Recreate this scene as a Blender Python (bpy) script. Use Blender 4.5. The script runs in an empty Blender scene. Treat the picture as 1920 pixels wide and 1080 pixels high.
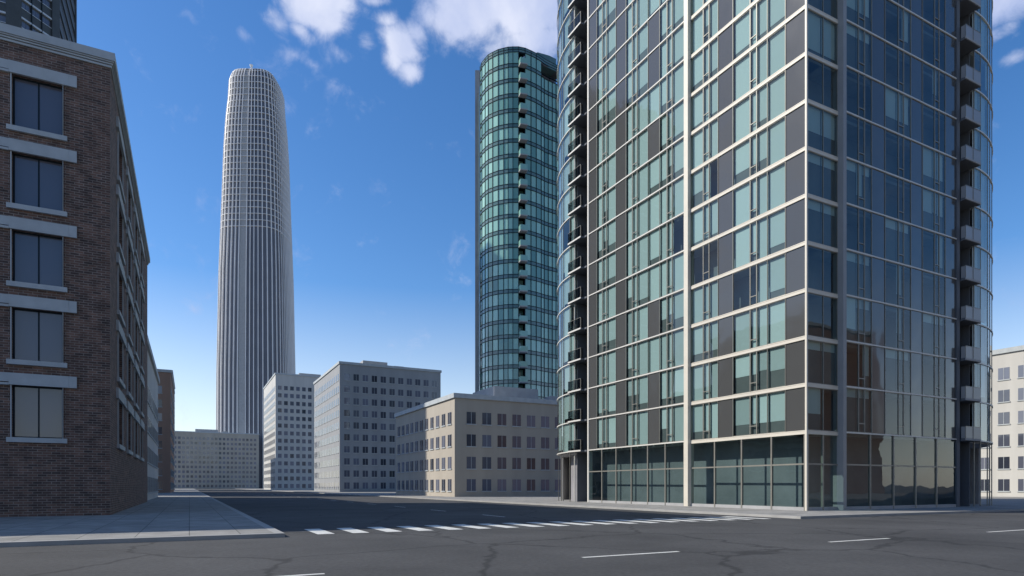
import bpy, bmesh, math, random
from mathutils import Vector
random.seed(11)
S = bpy.context.scene
COL = S.collection
R = math.radians

# ---------------------------------------------------------------- camera numbers
F, CX, HZ, EYE = 1169.0, 960.0, 912.0, 1.7           # focal length and horizon (in 1920-wide pixels), eye height
UL = Vector((-0.4596, 0.8881, 0)); NL = Vector((-0.8881, -0.4596, 0))   # side-street direction / outward normal
UR = Vector((0.8881, 0.4596, 0));  NR = Vector((0.4596, -0.8881, 0))    # cross-street direction / outward normal
UP = Vector((0, 0, 1))

def at(px, py, Y):                                    # the point on the sight line at depth Y
    return Vector(((px - CX) / F * Y, Y, EYE + (HZ - py) / F * Y))

def along(px, C, u, n, d=0.0):                        # metres along a wall (through C, pushed d outwards) where the sight line meets it
    r = Vector(((px - CX) / F, 1, 0))
    lam = (C.dot(n) + d) / r.dot(n)
    return (r * lam - C).dot(u)

# ---------------------------------------------------------------- materials
MATS = {}
def newmat(name):
    m = bpy.data.materials.new(name); m.use_nodes = True
    MATS[name] = m
    nt = m.node_tree
    for nd in list(nt.nodes): nt.nodes.remove(nd)
    out = nt.nodes.new('ShaderNodeOutputMaterial')
    return m, nt, out

def N(nt, t, **kw):
    n = nt.nodes.new(t)
    for k, v in kw.items():
        if k in n.inputs: n.inputs[k].default_value = v
        else: setattr(n, k, v)
    return n

def L(nt, a, b): nt.links.new(a, b)

def plain(name, col, rough=0.6, var=0.12, scale=1.2, metallic=0.0, spec=0.5, bump=0.0, streak=0.0, coat=0.0):
    m, nt, out = newmat(name)
    p = N(nt, 'ShaderNodeBsdfPrincipled', Roughness=rough, Metallic=metallic)
    p.inputs['Specular IOR Level'].default_value = spec
    p.inputs['Coat Weight'].default_value = coat
    p.inputs['Coat Roughness'].default_value = 0.03
    tc = N(nt, 'ShaderNodeTexCoord')
    no = N(nt, 'ShaderNodeTexNoise', Scale=scale, Detail=6.0, Roughness=0.6)
    mp = N(nt, 'ShaderNodeMapping')
    mp.inputs['Scale'].default_value = (1, 1, 1 if not streak else 0.12)
    L(nt, tc.outputs['Object'], mp.inputs[0]); L(nt, mp.outputs[0], no.inputs['Vector'])
    mr = N(nt, 'ShaderNodeMapRange')
    mr.inputs[1].default_value = 0.3; mr.inputs[2].default_value = 0.7
    mr.inputs[3].default_value = 1 - var; mr.inputs[4].default_value = 1 + var
    L(nt, no.outputs[0], mr.inputs[0])
    vm = N(nt, 'ShaderNodeVectorMath', operation='SCALE')
    vm.inputs[0].default_value = col[:3]
    L(nt, mr.outputs[0], vm.inputs['Scale']); L(nt, vm.outputs[0], p.inputs['Base Color'])
    if bump:
        b = N(nt, 'ShaderNodeBump', Strength=bump, Distance=0.02)
        n2 = N(nt, 'ShaderNodeTexNoise', Scale=scale * 14, Detail=4.0)
        L(nt, tc.outputs['Object'], n2.inputs['Vector'])
        L(nt, n2.outputs[0], b.inputs['Height']); L(nt, b.outputs[0], p.inputs['Normal'])
    L(nt, p.outputs[0], out.inputs[0])
    return m

def per_island(name, c1, c2, rough=0.1, spec=0.5, coat=0.3, wob=0.02):
    """opaque coated glass: each pane (mesh island) a little different, slightly wavy"""
    m, nt, out = newmat(name)
    g = N(nt, 'ShaderNodeNewGeometry')
    mix = N(nt, 'ShaderNodeMix', data_type='RGBA')
    mix.inputs[6].default_value = (*c1, 1); mix.inputs[7].default_value = (*c2, 1)
    L(nt, g.outputs['Random Per Island'], mix.inputs[0])
    p = N(nt, 'ShaderNodeBsdfPrincipled', Roughness=rough)
    p.inputs['Specular IOR Level'].default_value = spec
    p.inputs['Coat Weight'].default_value = coat; p.inputs['Coat Roughness'].default_value = 0.02
    L(nt, mix.outputs[2], p.inputs['Base Color'])
    tc = N(nt, 'ShaderNodeTexCoord')
    no = N(nt, 'ShaderNodeTexNoise', Scale=0.5, Detail=1.0)
    L(nt, tc.outputs['Object'], no.inputs['Vector'])
    b = N(nt, 'ShaderNodeBump', Strength=wob, Distance=1.0)
    L(nt, no.outputs[0], b.inputs['Height'])
    L(nt, b.outputs[0], p.inputs['Normal']); L(nt, b.outputs[0], p.inputs['Coat Normal'])
    L(nt, p.outputs[0], out.inputs[0])
    return m

def glass(name, tint, gain=1.7, wob=0.02, rough=0.0):
    m, nt, out = newmat(name)
    tr = N(nt, 'ShaderNodeBsdfTransparent'); tr.inputs[0].default_value = (*tint, 1)
    gl = N(nt, 'ShaderNodeBsdfGlossy', Roughness=rough)
    lw = N(nt, 'ShaderNodeLayerWeight', Blend=0.5)       # Schlick reflectance, the same from both sides of the sheet
    pw = N(nt, 'ShaderNodeMath', operation='POWER'); pw.inputs[1].default_value = 5.0
    L(nt, lw.outputs['Facing'], pw.inputs[0])
    fr = N(nt, 'ShaderNodeMath', operation='MULTIPLY_ADD'); fr.inputs[1].default_value = 0.95; fr.inputs[2].default_value = 0.045
    L(nt, pw.outputs[0], fr.inputs[0])
    mu = N(nt, 'ShaderNodeMath', operation='MULTIPLY', use_clamp=True); mu.inputs[1].default_value = gain
    tc = N(nt, 'ShaderNodeTexCoord')
    no = N(nt, 'ShaderNodeTexNoise', Scale=0.45, Detail=1.5)
    L(nt, tc.outputs['Object'], no.inputs['Vector'])
    b = N(nt, 'ShaderNodeBump', Strength=wob, Distance=1.0)
    L(nt, no.outputs[0], b.inputs['Height'])
    L(nt, b.outputs[0], gl.inputs['Normal'])
    L(nt, fr.outputs[0], mu.inputs[0])
    mx = N(nt, 'ShaderNodeMixShader')
    L(nt, mu.outputs[0], mx.inputs[0]); L(nt, tr.outputs[0], mx.inputs[1]); L(nt, gl.outputs[0], mx.inputs[2])
    L(nt, mx.outputs[0], out.inputs[0])
    return m

def brick(name):
    m, nt, out = newmat(name)
    uv = N(nt, 'ShaderNodeTexCoord')
    bt = N(nt, 'ShaderNodeTexBrick', Scale=1.0)
    bt.inputs['Color1'].default_value = (0.17, 0.095, 0.07, 1)
    bt.inputs['Color2'].default_value = (0.055, 0.038, 0.034, 1)
    bt.inputs['Mortar'].default_value = (0.24, 0.20, 0.17, 1)
    bt.inputs['Mortar Size'].default_value = 0.016
    bt.inputs['Mortar Smooth'].default_value = 0.2
    bt.inputs['Brick Width'].default_value = 0.40
    bt.inputs['Row Height'].default_value = 0.13
    bt.inputs['Bias'].default_value = -0.1
    L(nt, uv.outputs['UV'], bt.inputs['Vector'])
    no = N(nt, 'ShaderNodeTexNoise', Scale=1.7, Detail=6.0)
    L(nt, uv.outputs['UV'], no.inputs['Vector'])
    mr = N(nt, 'ShaderNodeMapRange'); mr.inputs[1].default_value = .3; mr.inputs[2].default_value = .7
    mr.inputs[3].default_value = .65; mr.inputs[4].default_value = 1.3
    L(nt, no.outputs[0], mr.inputs[0])
    vm = N(nt, 'ShaderNodeVectorMath', operation='SCALE')
    L(nt, bt.outputs[0], vm.inputs[0]); L(nt, mr.outputs[0], vm.inputs['Scale'])
    p = N(nt, 'ShaderNodeBsdfPrincipled', Roughness=0.85)
    L(nt, vm.outputs[0], p.inputs['Base Color'])
    b = N(nt, 'ShaderNodeBump', Strength=0.6, Distance=0.015)
    b.invert = True
    L(nt, bt.outputs['Fac'], b.inputs['Height']); L(nt, b.outputs[0], p.inputs['Normal'])
    L(nt, p.outputs[0], out.inputs[0])
    return m

def asphalt(name):
    m, nt, out = newmat(name)
    tc = N(nt, 'ShaderNodeTexCoord')
    p = N(nt, 'ShaderNodeBsdfPrincipled', Roughness=0.9)
    def nz(sc, det):
        n = N(nt, 'ShaderNodeTexNoise', Scale=sc, Detail=det, Roughness=0.6); L(nt, tc.outputs['Object'], n.inputs['Vector']); return n.outputs[0]
    big, grit = nz(0.18, 6.0), nz(9.0, 5.0)
    a = N(nt, 'ShaderNodeMapRange'); a.inputs[1].default_value = .3; a.inputs[2].default_value = .7; a.inputs[3].default_value = .032; a.inputs[4].default_value = .072
    L(nt, big, a.inputs[0])
    g = N(nt, 'ShaderNodeMapRange'); g.inputs[1].default_value = .3; g.inputs[2].default_value = .7; g.inputs[3].default_value = .75; g.inputs[4].default_value = 1.25
    L(nt, grit, g.inputs[0])
    vo = N(nt, 'ShaderNodeTexVoronoi', feature='DISTANCE_TO_EDGE', Scale=0.16)          # tar-sealed cracks
    ad = N(nt, 'ShaderNodeVectorMath', operation='ADD'); no = N(nt, 'ShaderNodeTexNoise', Scale=0.9, Detail=5.0); L(nt, tc.outputs['Object'], no.inputs['Vector'])
    L(nt, tc.outputs['Object'], ad.inputs[0]); L(nt, no.outputs['Color'], ad.inputs[1]); L(nt, ad.outputs[0], vo.inputs['Vector'])
    c = N(nt, 'ShaderNodeMapRange'); c.inputs[1].default_value = .004; c.inputs[2].default_value = .016; c.inputs[3].default_value = .45; c.inputs[4].default_value = 1.0
    L(nt, vo.outputs[0], c.inputs[0])
    m1 = N(nt, 'ShaderNodeMath', operation='MULTIPLY'); L(nt, a.outputs[0], m1.inputs[0]); L(nt, g.outputs[0], m1.inputs[1])
    m2 = N(nt, 'ShaderNodeMath', operation='MULTIPLY'); L(nt, m1.outputs[0], m2.inputs[0]); L(nt, c.outputs[0], m2.inputs[1])
    L(nt, m2.outputs[0], p.inputs['Base Color'])
    b = N(nt, 'ShaderNodeBump', Strength=0.4, Distance=0.02); L(nt, grit, b.inputs['Height']); L(nt, b.outputs[0], p.inputs['Normal'])
    L(nt, p.outputs[0], out.inputs[0])

def paving(name):
    m, nt, out = newmat(name)
    tc = N(nt, 'ShaderNodeTexCoord'); p = N(nt, 'ShaderNodeBsdfPrincipled', Roughness=0.9)
    mp = N(nt, 'ShaderNodeMapping'); mp.inputs['Rotation'].default_value = (0, 0, -math.atan2(UR.y, UR.x))
    L(nt, tc.outputs['Object'], mp.inputs[0])
    bt = N(nt, 'ShaderNodeTexBrick', Scale=1.0, offset=0.0)
    bt.inputs['Color1'].default_value = (0.30, 0.29, 0.27, 1); bt.inputs['Color2'].default_value = (0.24, 0.235, 0.22, 1); bt.inputs['Mortar'].default_value = (0.10, 0.10, 0.095, 1)
    bt.inputs['Mortar Size'].default_value = 0.015; bt.inputs['Brick Width'].default_value = 1.5; bt.inputs['Row Height'].default_value = 1.5
    L(nt, mp.outputs[0], bt.inputs['Vector'])
    no = N(nt, 'ShaderNodeTexNoise', Scale=1.1, Detail=7.0, Roughness=0.65); L(nt, tc.outputs['Object'], no.inputs['Vector'])
    mr = N(nt, 'ShaderNodeMapRange'); mr.inputs[1].default_value = .3; mr.inputs[2].default_value = .7; mr.inputs[3].default_value = .7; mr.inputs[4].default_value = 1.2
    L(nt, no.outputs[0], mr.inputs[0])
    vm = N(nt, 'ShaderNodeVectorMath', operation='SCALE'); L(nt, bt.outputs[0], vm.inputs[0]); L(nt, mr.outputs[0], vm.inputs['Scale']); L(nt, vm.outputs[0], p.inputs['Base Color'])
    L(nt, p.outputs[0], out.inputs[0])

plain('cream_paint', (0.60, 0.555, 0.47), 0.5, 0.05, 0.8)
plain('white_trim', (0.62, 0.60, 0.55), 0.45, 0.05, 0.8)
plain('mullion_metal', (0.24, 0.23, 0.20), 0.4, 0.08, 2.0, metallic=0.2)
plain('grey_metal', (0.26, 0.265, 0.27), 0.5, 0.06, 0.8)
per_island('blind_fabric', (0.56, 0.57, 0.56), (0.86, 0.87, 0.85), 0.85, 0.2, 0.0, 0.0)
plain('room_paint', (0.24, 0.235, 0.25), 0.8, 0.25, 0.25)
plain('white_paint', (0.85, 0.85, 0.84), 0.5, 0.02, 1.0)
plain('concrete', (0.34, 0.34, 0.34), 0.8, 0.12, 0.7)
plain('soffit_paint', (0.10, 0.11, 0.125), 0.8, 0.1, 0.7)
per_island('spandrel_glass', (0.062, 0.063, 0.062), (0.076, 0.077, 0.076), 0.13, 0.4, 0.4, 0.03)
glass('window_glass', (0.54, 0.655, 0.65), 1.5, 0.014)
plain('knee_panel', (0.20, 0.185, 0.185), 0.7, 0.15, 0.4)
glass('rail_glass', (0.55, 0.58, 0.60), 0.7, 0.0)
plain('frosted_glass', (0.27, 0.27, 0.275), 0.35, 0.06, 0.5)
brick('brick_masonry')
plain('stone_trim', (0.42, 0.45, 0.46), 0.8, 0.10, 1.1, bump=0.05)
plain('dark_stone', (0.05, 0.055, 0.055), 0.55, 0.2, 0.6)
plain('dark_sill', (0.16, 0.18, 0.20), 0.5, 0.08, 1.0)
plain('sill_metal', (0.46, 0.50, 0.54), 0.4, 0.06, 1.0)
per_island('dark_window', (0.03, 0.035, 0.05), (0.16, 0.17, 0.22), 0.05, 0.5, 0.6, 0.01)
per_island('teal_pane', (0.10, 0.24, 0.20), (0.34, 0.60, 0.50), 0.06, 0.5, 0.9, 0.02)
per_island('teal_spandrel', (0.06, 0.13, 0.12), (0.12, 0.19, 0.18), 0.1, 0.5, 0.6, 0.02)
plain('dark_frame', (0.012, 0.022, 0.03), 0.7, 0.1, 1.0, spec=0.15)
plain('pale_fin', (0.74, 0.72, 0.70), 0.45, 0.05, 0.1)
plain('crown_mesh', (0.12, 0.125, 0.15), 0.5, 0.1, 0.1)
per_island('tower_glass', (0.10, 0.13, 0.17), (0.16, 0.2, 0.25), 0.1, 0.5, 0.5, 0.0)
asphalt('asphalt')
paving('pavement_concrete')
plain('kerb_stone', (0.33, 0.325, 0.31), 0.85, 0.12, 0.9)
plain('road_paint', (0.62, 0.62, 0.58), 0.7, 0.18, 2.2)
plain('ground_earth', (0.16, 0.155, 0.145), 0.95, 0.2, 0.03)
plain('render_warm', (0.40, 0.36, 0.30), 0.85, 0.1, 0.3, streak=1)
plain('render_grey', (0.30, 0.31, 0.32), 0.85, 0.1, 0.3, streak=1)
plain('render_pale', (0.50, 0.49, 0.46), 0.85, 0.1, 0.3, streak=1)
plain('render_clay', (0.30, 0.19, 0.14), 0.85, 0.1, 0.3, streak=1)

# ---------------------------------------------------------------- mesh builder
class MB:
    def __init__(s): s.v = []; s.f = []; s.mi = []
    def poly(s, pts, mi=0):
        b = len(s.v); s.v += [Vector(p) for p in pts]; s.f.append(tuple(range(b, b + len(pts)))); s.mi.append(mi)
    def hexa(s, p, mi=0):                              # 8 points: bottom ring 0-3, top ring 4-7
        b = len(s.v); s.v += [Vector(q) for q in p]
        for f in ((3, 2, 1, 0), (4, 5, 6, 7), (0, 1, 5, 4), (1, 2, 6, 5), (2, 3, 7, 6), (3, 0, 4, 7)):
            s.f.append(tuple(b + i for i in f)); s.mi.append(mi)
    def bar(s, o, u, n, u0, u1, d0, d1, z0, z1, mi=0):  # box on a wall: u along, d outwards, z up
        q = [o + u * a + n * b + UP * z for z in (z0, z1) for a, b in ((u0, d0), (u1, d0), (u1, d1), (u0, d1))]
        s.hexa(q, mi)
    def sheet(s, o, u, n, u0, u1, d, z0, z1, mi=0):
        s.poly([o + u * u0 + n * d + UP * z0, o + u * u1 + n * d + UP * z0, o + u * u1 + n * d + UP * z1, o + u * u0 + n * d + UP * z1], mi)
    def prism(s, pts, z0, z1, mi=0, caps=True):
        k = len(pts); b = len(s.v)
        s.v += [Vector((p[0], p[1], z0)) for p in pts] + [Vector((p[0], p[1], z1)) for p in pts]
        for i in range(k):
            j = (i + 1) % k
            s.f.append((b + i, b + j, b + k + j, b + k + i)); s.mi.append(mi)
        if caps:
            s.f.append(tuple(b + i for i in reversed(range(k)))); s.mi.append(mi)
            s.f.append(tuple(b + k + i for i in range(k))); s.mi.append(mi)
    def build(s, name, mats, parent=None, origin=Vector((0, 0, 0)), smooth=False):
        me = bpy.data.meshes.new(name)
        me.from_pydata([tuple(p - origin) for p in s.v], [], s.f)
        for m in ([mats] if isinstance(mats, str) else mats): me.materials.append(MATS[m])
        me.polygons.foreach_set('material_index', s.mi)
        bm = bmesh.new(); bm.from_mesh(me)
        bmesh.ops.recalc_face_normals(bm, faces=bm.faces[:])
        uvl = bm.loops.layers.uv.new('uv')
        for f in bm.faces:
            n = f.normal
            t = Vector((-n.y, n.x, 0))
            if t.length < 0.3: t = Vector((1, 0, 0)); w = Vector((0, 1, 0))
            else: t.normalize(); w = UP
            f.smooth = smooth
            for lp in f.loops:
                co = lp.vert.co
                lp[uvl].uv = (co.dot(t), co.dot(w))
        bm.to_mesh(me); bm.free()
        o = bpy.data.objects.new(name, me); COL.objects.link(o)
        if parent: o.parent = parent
        return o

def thing(name, loc, label, cat, group=None):
    o = bpy.data.objects.new(name, None); COL.objects.link(o)
    o.location = loc; o['label'] = label; o['category'] = cat
    o.empty_display_size = 1
    if group: o['group'] = group
    return o

def structure(o): o['kind'] = 'structure'; return o

# ================================================================ the big glass corner tower
C0 = Vector((552 / F * 40.2, 40.2, 0))
FH = 3.05
L0 = EYE + (HZ - 8.1) / F * 40.2                       # height of one floor band top at the corner
NF_DOWN = 9
BASE = L0 - NF_DOWN * FH                               # lowest floor band, above the ground floor
NFL = 36
TOPZ = BASE + NFL * FH
DL, DR = 0.20, 0.32                                    # how far the wings stand proud of the corner bay
tower = thing('glass_tower', C0, 'tall glass tower with pale floor bands, sunlit grey-green left face and dark blue right face', 'building')
O = C0.copy()

xL = lambda px: along(px, C0, UL, NL, 0)
xLw = lambda px: along(px, C0, UL, NL, DL)
xR = lambda px: along(px, C0, UR, NR, 0)
xRw = lambda px: along(px, C0, UR, NR, DR)

# panel layouts: from the corner outwards; g spandrel glass, w fixed pane, o narrow pane with a vent light at its foot
corner_left = (C0, UL, NL, 0.0, [0.05] + [xL(p) for p in (1473.1, 1439.3, 1419.6, 1406.5, 1374.8, 1346.9, 1330.3, 1318.7, 1295.5)], 'gwwowgwow', 0.25, 'cream_paint')
wing_left = (C0, UL, NL, DL, [xLw(p) for p in (1284.3, 1260.9, 1250.7, 1237.2, 1215.5, 1195.2, 1185.7, 1174.2, 1155.3, 1137.7, 1129.5, 1119.4, 1104.6)], 'wow?gwowgwowg'.replace('?g', '?'), 0.095, 'white_trim')
corner_right = (C0, UR, NR, 0.0, [0.05] + [xR(p) for p in (1543, 1569.5)], 'ww', 0.25, 'cream_paint')
wing_right = (C0, UR, NR, DR, [xRw(p) for p in (1584, 1609, 1620.7, 1634, 1659, 1684, 1694, 1707.4, 1729.3, 1751.8, 1760.5, 1772, 1792)], 'wowgwowgwowg', 0.085, 'white_trim')

bands = [MB() for _ in range(37)]                       # one per floor, running round the tower (slots: cream, white)
rest = MB()                                            # windows of the floors the photo does not single out (slots: frame, glass, blind)
span = {}

def window_unit(fm, gm, bm_, kn, o, u, n, d, segs, z0, z1, sl, drop):
    """frame, glass and blinds of one window: segs = [(u0,u1,type)...]"""
    a, b = segs[0][0], segs[-1][1]
    mw = 0.017
    for i, (u0, u1, t) in enumerate(segs):
        fm.bar(o, u, n, u0 - mw, u0 + mw, d - 0.05, d + 0.045, z0, z1, sl[0])
        gm.sheet(o, u, n, u0 + mw, u1 - mw, d + 0.0, z0, z1, sl[1])
        dr = drop[i]
        zb = z0 + (z1 - z0) * dr
        if 0.02 < dr < 0.97:
            kn.bar(o, u, n, u0 + 0.03, u1 - 0.03, d - 0.20, d - 0.17, z0, zb + 0.05, sl[3])
        if dr < 0.97:
            bm_.bar(o, u, n, u0 + 0.05, u1 - 0.05, d - 0.165, d - 0.15, zb, z1, sl[2])
        if t == 'o':                                   # narrow vent light
            zv = z0 + 0.62
            fm.bar(o, u, n, u0 + mw, u1 - mw, d - 0.03, d + 0.045, zv - 0.03, zv + 0.03, sl[0])
            fm.bar(o, u, n, u0 + mw, u0 + mw + .045, d - 0.03, d + 0.03, z0, z1, sl[0])
            fm.bar(o, u, n, u1 - mw - .045, u1 - mw, d - 0.03, d + 0.03, z0, z1, sl[0])
    fm.bar(o, u, n, b - mw, b + mw, d - 0.05, d + 0.045, z0, z1, sl[0])
    fm.bar(o, u, n, a + mw, b - mw, d - 0.04, d + 0.03, z0, z0 + 0.05, sl[0])
    fm.bar(o, u, n, a + mw, b - mw, d - 0.04, d + 0.03, z1 - 0.05, z1, sl[0])

def drops(m, side='l'):
    r = random.random() + (0.72 if side == 'r' else 0)
    if r < 0.45: base = 0.0
    elif r < 0.75: base = random.uniform(0.12, 0.3)
    elif r < 0.97: base = random.uniform(0.3, 0.5)
    else: base = 1.0 if side == 'l' else random.choice((1.0, 1.0, 0.8))
    out = []
    for i in range(m):
        q = random.random()
        out.append(base if q < (0.7 if side == 'l' else 0.88) else (0.0 if q < 0.88 and side == 'l' else random.choice((0.2, 0.3, 0.4, 0.5))))
    return out

def facade(sec, jlo, jhi, side):
    o, u, n, d, br, types0, bt, bmat = sec
    a, b = br[0], br[-1]
    for k in range(NFL + 1):
        zt = BASE + k * FH
        thick = bt > 0.2
        pr = 0.075 if thick else 0.07
        band = bands[k]; ms = 0 if thick else 1
        if thick:
            band.bar(o, u, n, a, b, d - 0.25, d + pr, zt - bt, zt - bt * 0.30, ms)
            band.bar(o, u, n, a, b, d - 0.25, d + pr - 0.018, zt - bt * 0.30 + 0.0, zt - bt * 0.22, ms)
            band.bar(o, u, n, a, b, d - 0.25, d + pr, zt - bt * 0.22, zt, ms)
        else:
            band.bar(o, u, n, a, b, d - 0.25, d + pr, zt - bt, zt, ms)
        if k == NFL: break
        z0, z1 = zt, zt + FH - bt
        j = k - NF_DOWN
        types = types0.replace('?', 'w' if random.random() < 0.45 else 'g')
        i = 0
        while i < len(types):
            if types[i] == 'g':
                span.setdefault((side, d, i), MB()).bar(o, u, n, br[i] + 0.03, br[i + 1] - 0.03, d - 0.06, d - 0.0, z0, z1)
                i += 1; continue
            e = i
            while e < len(types) and types[e] != 'g' and (e - i) < 4: e += 1
            segs = [(br[q], br[q + 1], types[q]) for q in range(i, e)]
            dr = drops(len(segs), side)
            if jlo <= j <= jhi:
                fm, gm, bl, kn = MB(), MB(), MB(), MB()
                window_unit(fm, gm, bl, kn, o, u, n, d, segs, z0, z1, (0, 0, 0, 0), dr)
                w = fm.build('window', 'mullion_metal', tower, O)
                gm.build('glass', 'window_glass', w, O)
                if bl.v: bl.build('blind', 'blind_fabric', w, O)
                if kn.v: kn.build('knee_panel', 'knee_panel', w, O)
            else:
                window_unit(rest, rest, rest, rest, o, u, n, d, segs, z0, z1, (0, 1, 2, 3), dr)
            i = e
    # ground floor shopfront
    gf = MB()
    m = max(2, int((b - a) / 2.2))
    for q in range(m):
        s0, s1 = a + (b - a) * q / m, a + (b - a) * (q + 1) / m
        gf.bar(o, u, n, s0, s0 + 0.1, d - 0.1, d + 0.06, 0.0, BASE - bt, 0)
        gf.sheet(o, u, n, s0 + 0.1, s1, d - 0.02, 0.35, BASE - bt, 1)
        gf.bar(o, u, n, s0 + 0.1, s1, d - 0.1, d + 0.03, 0.0, 0.35, 2)
        gf.bar(o, u, n, s0 + 0.1, s1, d - 0.06, d + 0.04, 3.1, 3.2, 0)
    gf.build('shopfront', ['mullion_metal', 'window_glass', 'concrete'], tower, O)

facade(corner_left, -5, 6, 'l')
facade(wing_left, -5, 6, 'l')
facade(corner_right, -5, 2, 'r')
facade(wing_right, -5, 2, 'r')

# corner post, step pilasters, trim posts
t = MB(); t.hexa([C0 + UL * a + UR * b + NL * 0.11 * 0 + UP * z for z in (0, TOPZ) for a, b in ((0.05, -0.078), (0.05, 0.05), (-0.078, 0.05), (-0.078, -0.078))])
t.build('corner_post', 'cream_paint', tower, O)
t = MB(); t.bar(C0, UL, NL, xL(1295.5), xLw(1284.3), -0.3, DL + 0.13, 0, TOPZ); t.build('pilaster', 'cream_paint', tower, O)
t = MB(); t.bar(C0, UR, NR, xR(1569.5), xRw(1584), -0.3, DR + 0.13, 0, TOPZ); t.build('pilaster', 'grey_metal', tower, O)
uLn, uLb = xLw(1103.0), xLw(1077.3)                   # balcony notch, left wing
uRn, uRb = xRw(1797.0), xRw(1826.5)                   # balcony notch, right wing
t = MB(); t.bar(C0, UL, NL, xLw(1104.6), xLw(1102.4), -0.2, DL + 0.075, 0, TOPZ); t.build('trim_post', 'white_trim', tower, O)
t = MB(); t.bar(C0, UL, NL, uLb - 0.07, uLb + 0.0, DL - 0.06, DL + 0.06, 0, TOPZ); t.build('trim_post', 'white_trim', tower, O)
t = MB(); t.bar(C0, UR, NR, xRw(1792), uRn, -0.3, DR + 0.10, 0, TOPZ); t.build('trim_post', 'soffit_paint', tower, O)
for q in span.values(): q.build('spandrel_panel', 'spandrel_glass', tower, O)

# curved end bays
RB = 12.0
def arc(u, n, d, ub, a0, a1, m):
    c = C0 + u * ub + n * (d - RB)
    return c, [c + (n * math.cos(R(a0 + (a1 - a0) * i / m)) + u * math.sin(R(a0 + (a1 - a0) * i / m))) * RB for i in range(m + 1)]
def bay(u, n, d, ub, edges):
    c = C0 + u * ub + n * (d - RB)
    P = lambda a, e=0.0: c + (n * math.cos(R(a)) + u * math.sin(R(a))) * (RB + e)
    g, mu, bl = MB(), MB(), MB()
    for k in range(NFL + 1):
        bd = bands[k]
        zt = BASE + k * FH
        m = 14
        A1 = edges[-1]
        for i in range(m):
            a, b = A1 * i / m, A1 * (i + 1) / m
            bd.hexa([P(a, -.25) + UP * (zt - .10), P(b, -.25) + UP * (zt - .10), P(b, .055) + UP * (zt - .10), P(a, .055) + UP * (zt - .10),
                     P(a, -.25) + UP * zt, P(b, -.25) + UP * zt, P(b, .055) + UP * zt, P(a, .055) + UP * zt], 1)
        if k == NFL: break
        z0, z1 = zt, zt + FH - .10
        for e0, e1 in zip(edges[:-1], edges[1:]):
            mm = max(1, int((e1 - e0) / 5))
            for i in range(mm):
                a, b = e0 + (e1 - e0) * i / mm, e0 + (e1 - e0) * (i + 1) / mm
                g.poly([P(a) + UP * z0, P(b) + UP * z0, P(b) + UP * z1, P(a) + UP * z1])
            if random.random() < .85:
                zb = z0 + random.choice((0, 0, .3, .9, .45)) 
                for i in range(mm):
                    a, b = e0 + .3 + (e1 - e0 - .6) * i / mm, e0 + .3 + (e1 - e0 - .6) * (i + 1) / mm
                    bl.poly([P(a, -.16) + UP * zb, P(b, -.16) + UP * zb, P(b, -.16) + UP * z1, P(a, -.16) + UP * z1])
    for e in edges:
        tn = (u * math.cos(R(e)) - n * math.sin(R(e)))
        nn = (n * math.cos(R(e)) + u * math.sin(R(e)))
        mu.bar(c, tn, nn, -.025, .025, RB - .05, RB + .025, 0.0, TOPZ)
    gg = g.build('curved_bay_glazing', 'window_glass', tower, O); gg['kind'] = 'stuff'
    mu.build('bay_mullion', 'mullion_metal', gg, O)
    bl.build('bay_blind', 'blind_fabric', gg, O)
bay(UL, NL, DL, uLb, [0, 4.5, 12.75, 15.75, 22.5, 47])
bay(UR, NR, DR, uRb, [0, 4.75, 12, 15.5, 21, 47])

for q in bands: q.build('floor_band', ['cream_paint', 'white_trim'], tower, O)
# plan outline and core
cL, aL = arc(UL, NL, DL, uLb, 0, 47, 10)
cR, aR = arc(UR, NR, DR, uRb, 0, 47, 10)
def outline(e):
    pts = []
    s = lambda p: (p.x, p.y)
    c, l = cL, [cL + (q - cL) * ((RB - e) / RB) for q in aL]
    r = [cR + (q - cR) * ((RB - e) / RB) for q in aR]
    far_l, far_r = l[-1], r[-1]
    back = far_l + (far_r - far_l) * 0.5 + Vector((4, 9, 0))
    pts = [C0 - NL * 0 + (-NL - NR) * e]
    pts += r + [far_r + Vector((-3, 6, 0)), back, far_l + Vector((3, 6, 0))] + l[::-1]
    return [s(p) for p in pts]
core = MB(); core.prism(outline(1.55), 0.1, TOPZ - 0.1); core.build('inner_wall', 'room_paint', tower, O)
sl = MB()
for k in range(NFL + 1):
    zt = BASE + k * FH
    # slab ring strips behind each face (butting behind the bands)
    for (u, n, d, ub) in ((UL, NL, DL, uLn), (UR, NR, DR, uRn)):
        sl.bar(C0, u, n, 0.3, ub, -1.8, -0.27, zt - 0.22, zt - 0.02)
    for cc, arcp in ((cL, aL), (cR, aR)):
        for p, q in zip(arcp[:-1], arcp[1:]):
            f = lambda w, e: cc + (w - cc) * ((RB - e) / RB)
            sl.hexa([f(p, 1.8) + UP * (zt - .22), f(q, 1.8) + UP * (zt - .22), f(q, .27) + UP * (zt - .22), f(p, .27) + UP * (zt - .22),
                     f(p, 1.8) + UP * (zt - .02), f(q, 1.8) + UP * (zt - .02), f(q, .27) + UP * (zt - .02), f(p, .27) + UP * (zt - .02)])
sl.build('floor_slab', 'concrete', tower, O)
rf = MB(); rf.prism(outline(0.0), TOPZ, TOPZ + 1.1); rf.build('roof', 'concrete', tower, O)
far = MB()
ol = outline(0.0)
bk = [ol[11], ol[12], ol[13], ol[14], ol[15]]
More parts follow.
